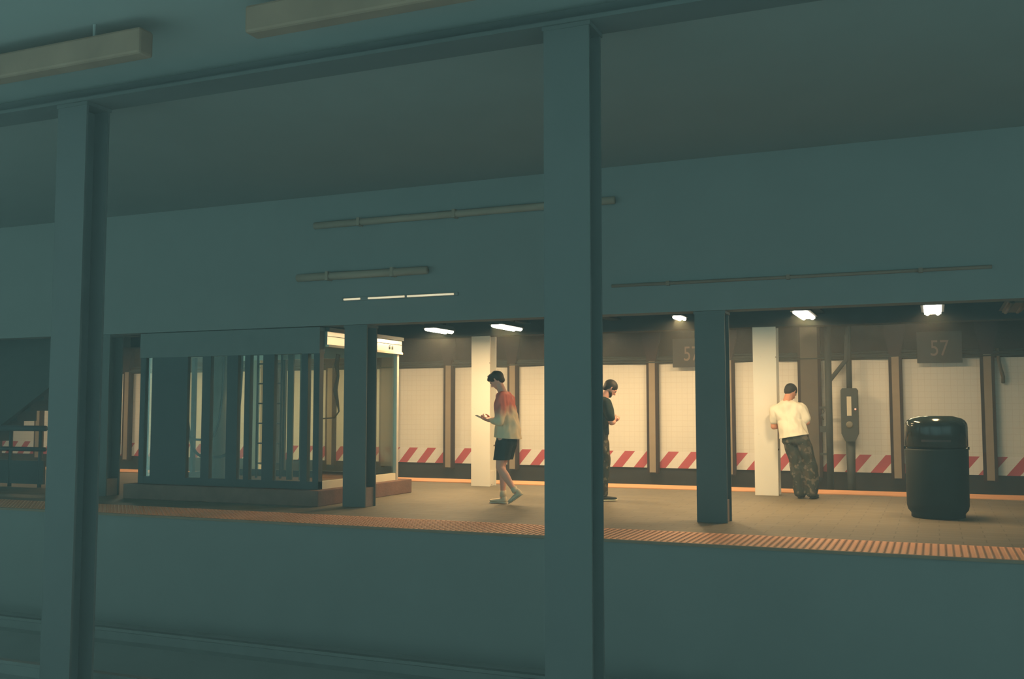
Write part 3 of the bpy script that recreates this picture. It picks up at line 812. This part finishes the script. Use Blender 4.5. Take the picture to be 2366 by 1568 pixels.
# ---- person in black, half hidden by the foreground column
def build_black():
    loc = (-4.22, 12.95, 0); rz = R(42)
    sk = bmesh.new(); hr = bmesh.new(); ey = []
    head_parts(sk, hr, ey, (.165, -.03, 1.515), R(38), yaw=R(-12), s=.97)
    hull(sk, [((.06, 0, 1.36), .062), ((.12, -.02, 1.455), .058)])
    hull(sk, [((.03, .13, 1.30), (.06, .06, .05)), ((.03, -.13, 1.30), (.06, .06, .05)), ((.06, 0, 1.35), (.06, .08, .05)), ((.0, 0, 1.12), (.10, .15, .08))])
    hull(sk, [((.0, 0, 1.12), (.10, .15, .08)), ((-.02, 0, .90), (.11, .155, .08))])
    for s in (-1, 1):
        chain(sk, [((-.01, s*.08, .86), .078), ((.03, s*.10, .64), .07), ((.03, s*.11, .46), .053), ((-.0, s*.115, .34), (.054, .05, .06)), ((-.01, s*.12, .2), .036), ((-.015, s*.12, .08), .035)])
    sh, el, wr = (.03, -.19, 1.31), (.07, -.27, 1.06), (.20, -.02, 1.09)
    chain(sk, [(sh, .055), (el, .045), ((.14, -.16, 1.06), .041), (wr, .028)])
    sh2, el2, wr2 = (.03, .19, 1.31), (.05, .26, 1.06), (.22, .08, 1.07)
    chain(sk, [(sh2, .055), (el2, .045), ((.15, .17, 1.06), .041), (wr2, .028)])
    hand(sk, wr, (.5, .9, .1), (-.2, .3, 1), 1, .8); hand(sk, wr2, (.9, -.5, .1), (-.2, -.3, 1), -1, .8)
    root = solidify_blob('person', sk, M_skin, None, .0075, 2)
    root.location = loc; root.rotation_euler = (0, 0, rz)
    tag(root, 'dark-haired person in a black shirt, head bowed, half hidden behind the foreground column', 'person')
    cap = solidify_blob('hair', hr, M_hair, root, .008, 2)
    add_eyes(ey, root)
    bd = bmesh.new()
    Rm = Matrix.Rotation(R(-12), 3, 'Z') @ Matrix.Rotation(R(38), 3, 'Y')
    P = lambda x, y, z: V((.165, -.03, 1.515)) + Rm @ V((x, y, z))
    hull(bd, [(P(.055, 0, -.088), (.032, .036, .026), Rm), (P(.025, -.05, -.055), (.03, .014, .022), Rm), (P(.025, .05, -.055), (.03, .014, .022), Rm)])
    solidify_blob('beard', bd, M_hair, root, .007, 2)
    ts = bmesh.new(); Mt = mat('black_tshirt', (.022, .032, .032), .9, .1)
    hull(ts, [((.03, .145, 1.315), (.075, .07, .055)), ((.03, -.145, 1.315), (.075, .07, .055)), ((.05, 0, 1.375), (.075, .085, .045)), ((.0, 0, 1.12), (.13, .17, .08))])
    hull(ts, [((.0, 0, 1.12), (.13, .17, .08)), ((-.01, 0, .84), (.145, .18, .05))])
    chain(ts, [(sh, .078), ((.045, -.25, 1.17), .070), ((.05, -.268, 1.12), .062)]); chain(ts, [(sh2, .078), ((.045, .23, 1.17), .070), ((.05, .245, 1.12), .062)])
    solidify_blob('t_shirt', ts, Mt, root, .011, 3, wrinkle=.01, cuts=[((0, 0, .89), (0, 0, -1))])
    tr = bmesh.new()
    hull(tr, [((-.01, 0, .95), (.135, .18, .05)), ((-.02, 0, .80), (.145, .19, .06))])
    for s in (-1, 1):
        chain(tr, [((-.01, s*.085, .80), (.125, .09, .07)), ((.035, s*.10, .50), (.09, .08, .06)), ((.0, s*.115, .22), (.078, .07, .05)), ((-.005, s*.12, .09), (.07, .062, .04))])
    solidify_blob('trousers', tr, camo_mat('dark_camouflage_cloth', (.03, .038, .034), (.05, .045, .035), (.13, .11, .075)), root, .011, 3, wrinkle=.014)
    for s in (-1, 1):
        shoe('shoe', (-.075, s*.12, .003), (.205, s*.15, .003), mat('black_shoe', (.03, .035, .035), .7, .2), mat('white_sole', (.70, .64, .45), .6, .3), root, ankle=(-.01, s*.12, .10))
build_black()

# ---- person in white leaning on the cream column, seen from behind
def build_white():
    loc = (-1.70, 14.36, 0); rz = R(83)          # facing away; local +y = towards image left
    sk = bmesh.new(); hr = bmesh.new(); ey = []
    head_parts(sk, hr, ey, (.085, .185, 1.475), R(36), yaw=R(-22), roll=R(-4), s=.97)
    hull(sk, [((.01, .22, 1.33), .064), ((.05, .20, 1.425), .060)])
    hull(sk, [((.0, .365, 1.235), (.065, .06, .05)), ((.0, .08, 1.27), (.065, .06, .05)), ((.0, .22, 1.30), (.06, .08, .05)), ((-.01, .17, 1.08), (.105, .15, .08))])
    hull(sk, [((-.01, .17, 1.08), (.105, .15, .08)), ((-.02, .10, .87), (.12, .16, .08))])
    for s in (-1, 1):
        chain(sk, [((-.02, .10+s*.08, .84), .08), ((.0, .05+s*.09, .62), .078), ((.0, .0+s*.085, .45), .055), ((-.02, -.01+s*.08, .33), (.055, .05, .06)), ((-.03, -.03+s*.075, .2), .037), ((-.03, -.03+s*.075, .08), .036)])
    shL, elL, wrL = (.0, .385, 1.225), (.02, .415, .99), (.22, .26, 1.04)
    shR, elR, wrR = (.0, .03, 1.245), (.02, -.045, 1.055), (.23, .06, 1.08)
    chain(sk, [(shL, .058), (elL, .045), ((.10, .37, 1.0), .042), (wrL, .029)])
    chain(sk, [(shR, .058), (elR, .047), ((.13, .01, 1.06), .042), (wrR, .029)])
    hand(sk, wrL, (.85, -.6, .1), (-.2, -.3, 1), -1, .8); hand(sk, wrR, (.9, .35, .1), (-.2, .3, 1), 1, .8)
    root = solidify_blob('person', sk, skin_mat('skin_tan', (.60, .27, .17)), None, .0075, 2)
    root.location = loc; root.rotation_euler = (0, 0, rz)
    tag(root, 'person seen from behind in a cream t-shirt, leaning a shoulder on the cream column', 'person')
    solidify_blob('hair', hr, M_hair, root, .008, 2); add_eyes(ey, root)
    ts = bmesh.new()
    hull(ts, [((.0, .36, 1.235), (.085, .07, .055)), ((.0, .07, 1.275), (.085, .07, .055)), ((.0, .22, 1.325), (.08, .09, .04)), ((-.02, .17, 1.08), (.14, .165, .08))])
    hull(ts, [((-.02, .16, 1.05), (.15, .18, .08)), ((-.03, .105, .80), (.185, .225, .05))])
    chain(ts, [(shL, .082), ((.0, .40, 1.12), .070), ((.005, .405, 1.07), .062)]); chain(ts, [(shR, .082), ((.015, -.01, 1.14), .076), ((.018, -.03, 1.10), .068)])
    solidify_blob('t_shirt', ts, mat('cream_tshirt', (.74, .69, .56), .85, .15, var=.05), root, .011, 3, wrinkle=.02, cuts=[((0, 0.1, .855), (0, -.17, -1))])
    tr = bmesh.new()
    hull(tr, [((-.02, .11, .90), (.145, .185, .06)), ((-.03, .10, .78), (.155, .195, .06))])
    for s in (-1, 1):
        chain(tr, [((-.02, .09+s*.085, .78), (.13, .10, .07)), ((.0, .01+s*.09, .48), (.115, .105, .06)), ((-.02, -.02+s*.085, .22), (.108, .094, .05)), ((-.03, -.03+s*.08, .06), (.10, .08, .04))])
    solidify_blob('trousers', tr, camo_mat('faded_camouflage_cloth', (.035, .042, .036), (.055, .052, .042), (.12, .105, .08)), root, .011, 3, wrinkle=.018)
    for s in (-1, 1):
        shoe('shoe', (-.10, -.03+s*.075, .003), (.18, -.03+s*.10, .003), mat('black_shoe', (.03, .035, .035), .7, .2), mat('dark_sole', (.04, .045, .04), .7, .2), root, ankle=(-.03, -.03+s*.075, .10))
build_white()

# ------------------------------------------------------------------ haze added to lift the blacks
HAZE = 0.009
m = bpy.data.materials.new('black_lift_haze'); m.use_nodes = True
nt = m.node_tree; nt.nodes.clear(); out = nt.nodes.new('ShaderNodeOutputMaterial')
vs = nt.nodes.new('ShaderNodeVolumeScatter'); vs.inputs['Color'].default_value = (.80, .86, .86, 1)
vs.inputs['Density'].default_value = HAZE; vs.inputs['Anisotropy'].default_value = 0
nt.links.new(vs.outputs[0], out.inputs['Volume'])
if HAZE > 0:
    bm = bmesh.new(); box(bm, XL-.5, XR+.5, -3, 20.2, -2.5, 5.5)
    o = mesh_obj('haze', bm, m); tag(o, 'thin blue-green haze added to lift the blacks', 'haze', kind='stuff')
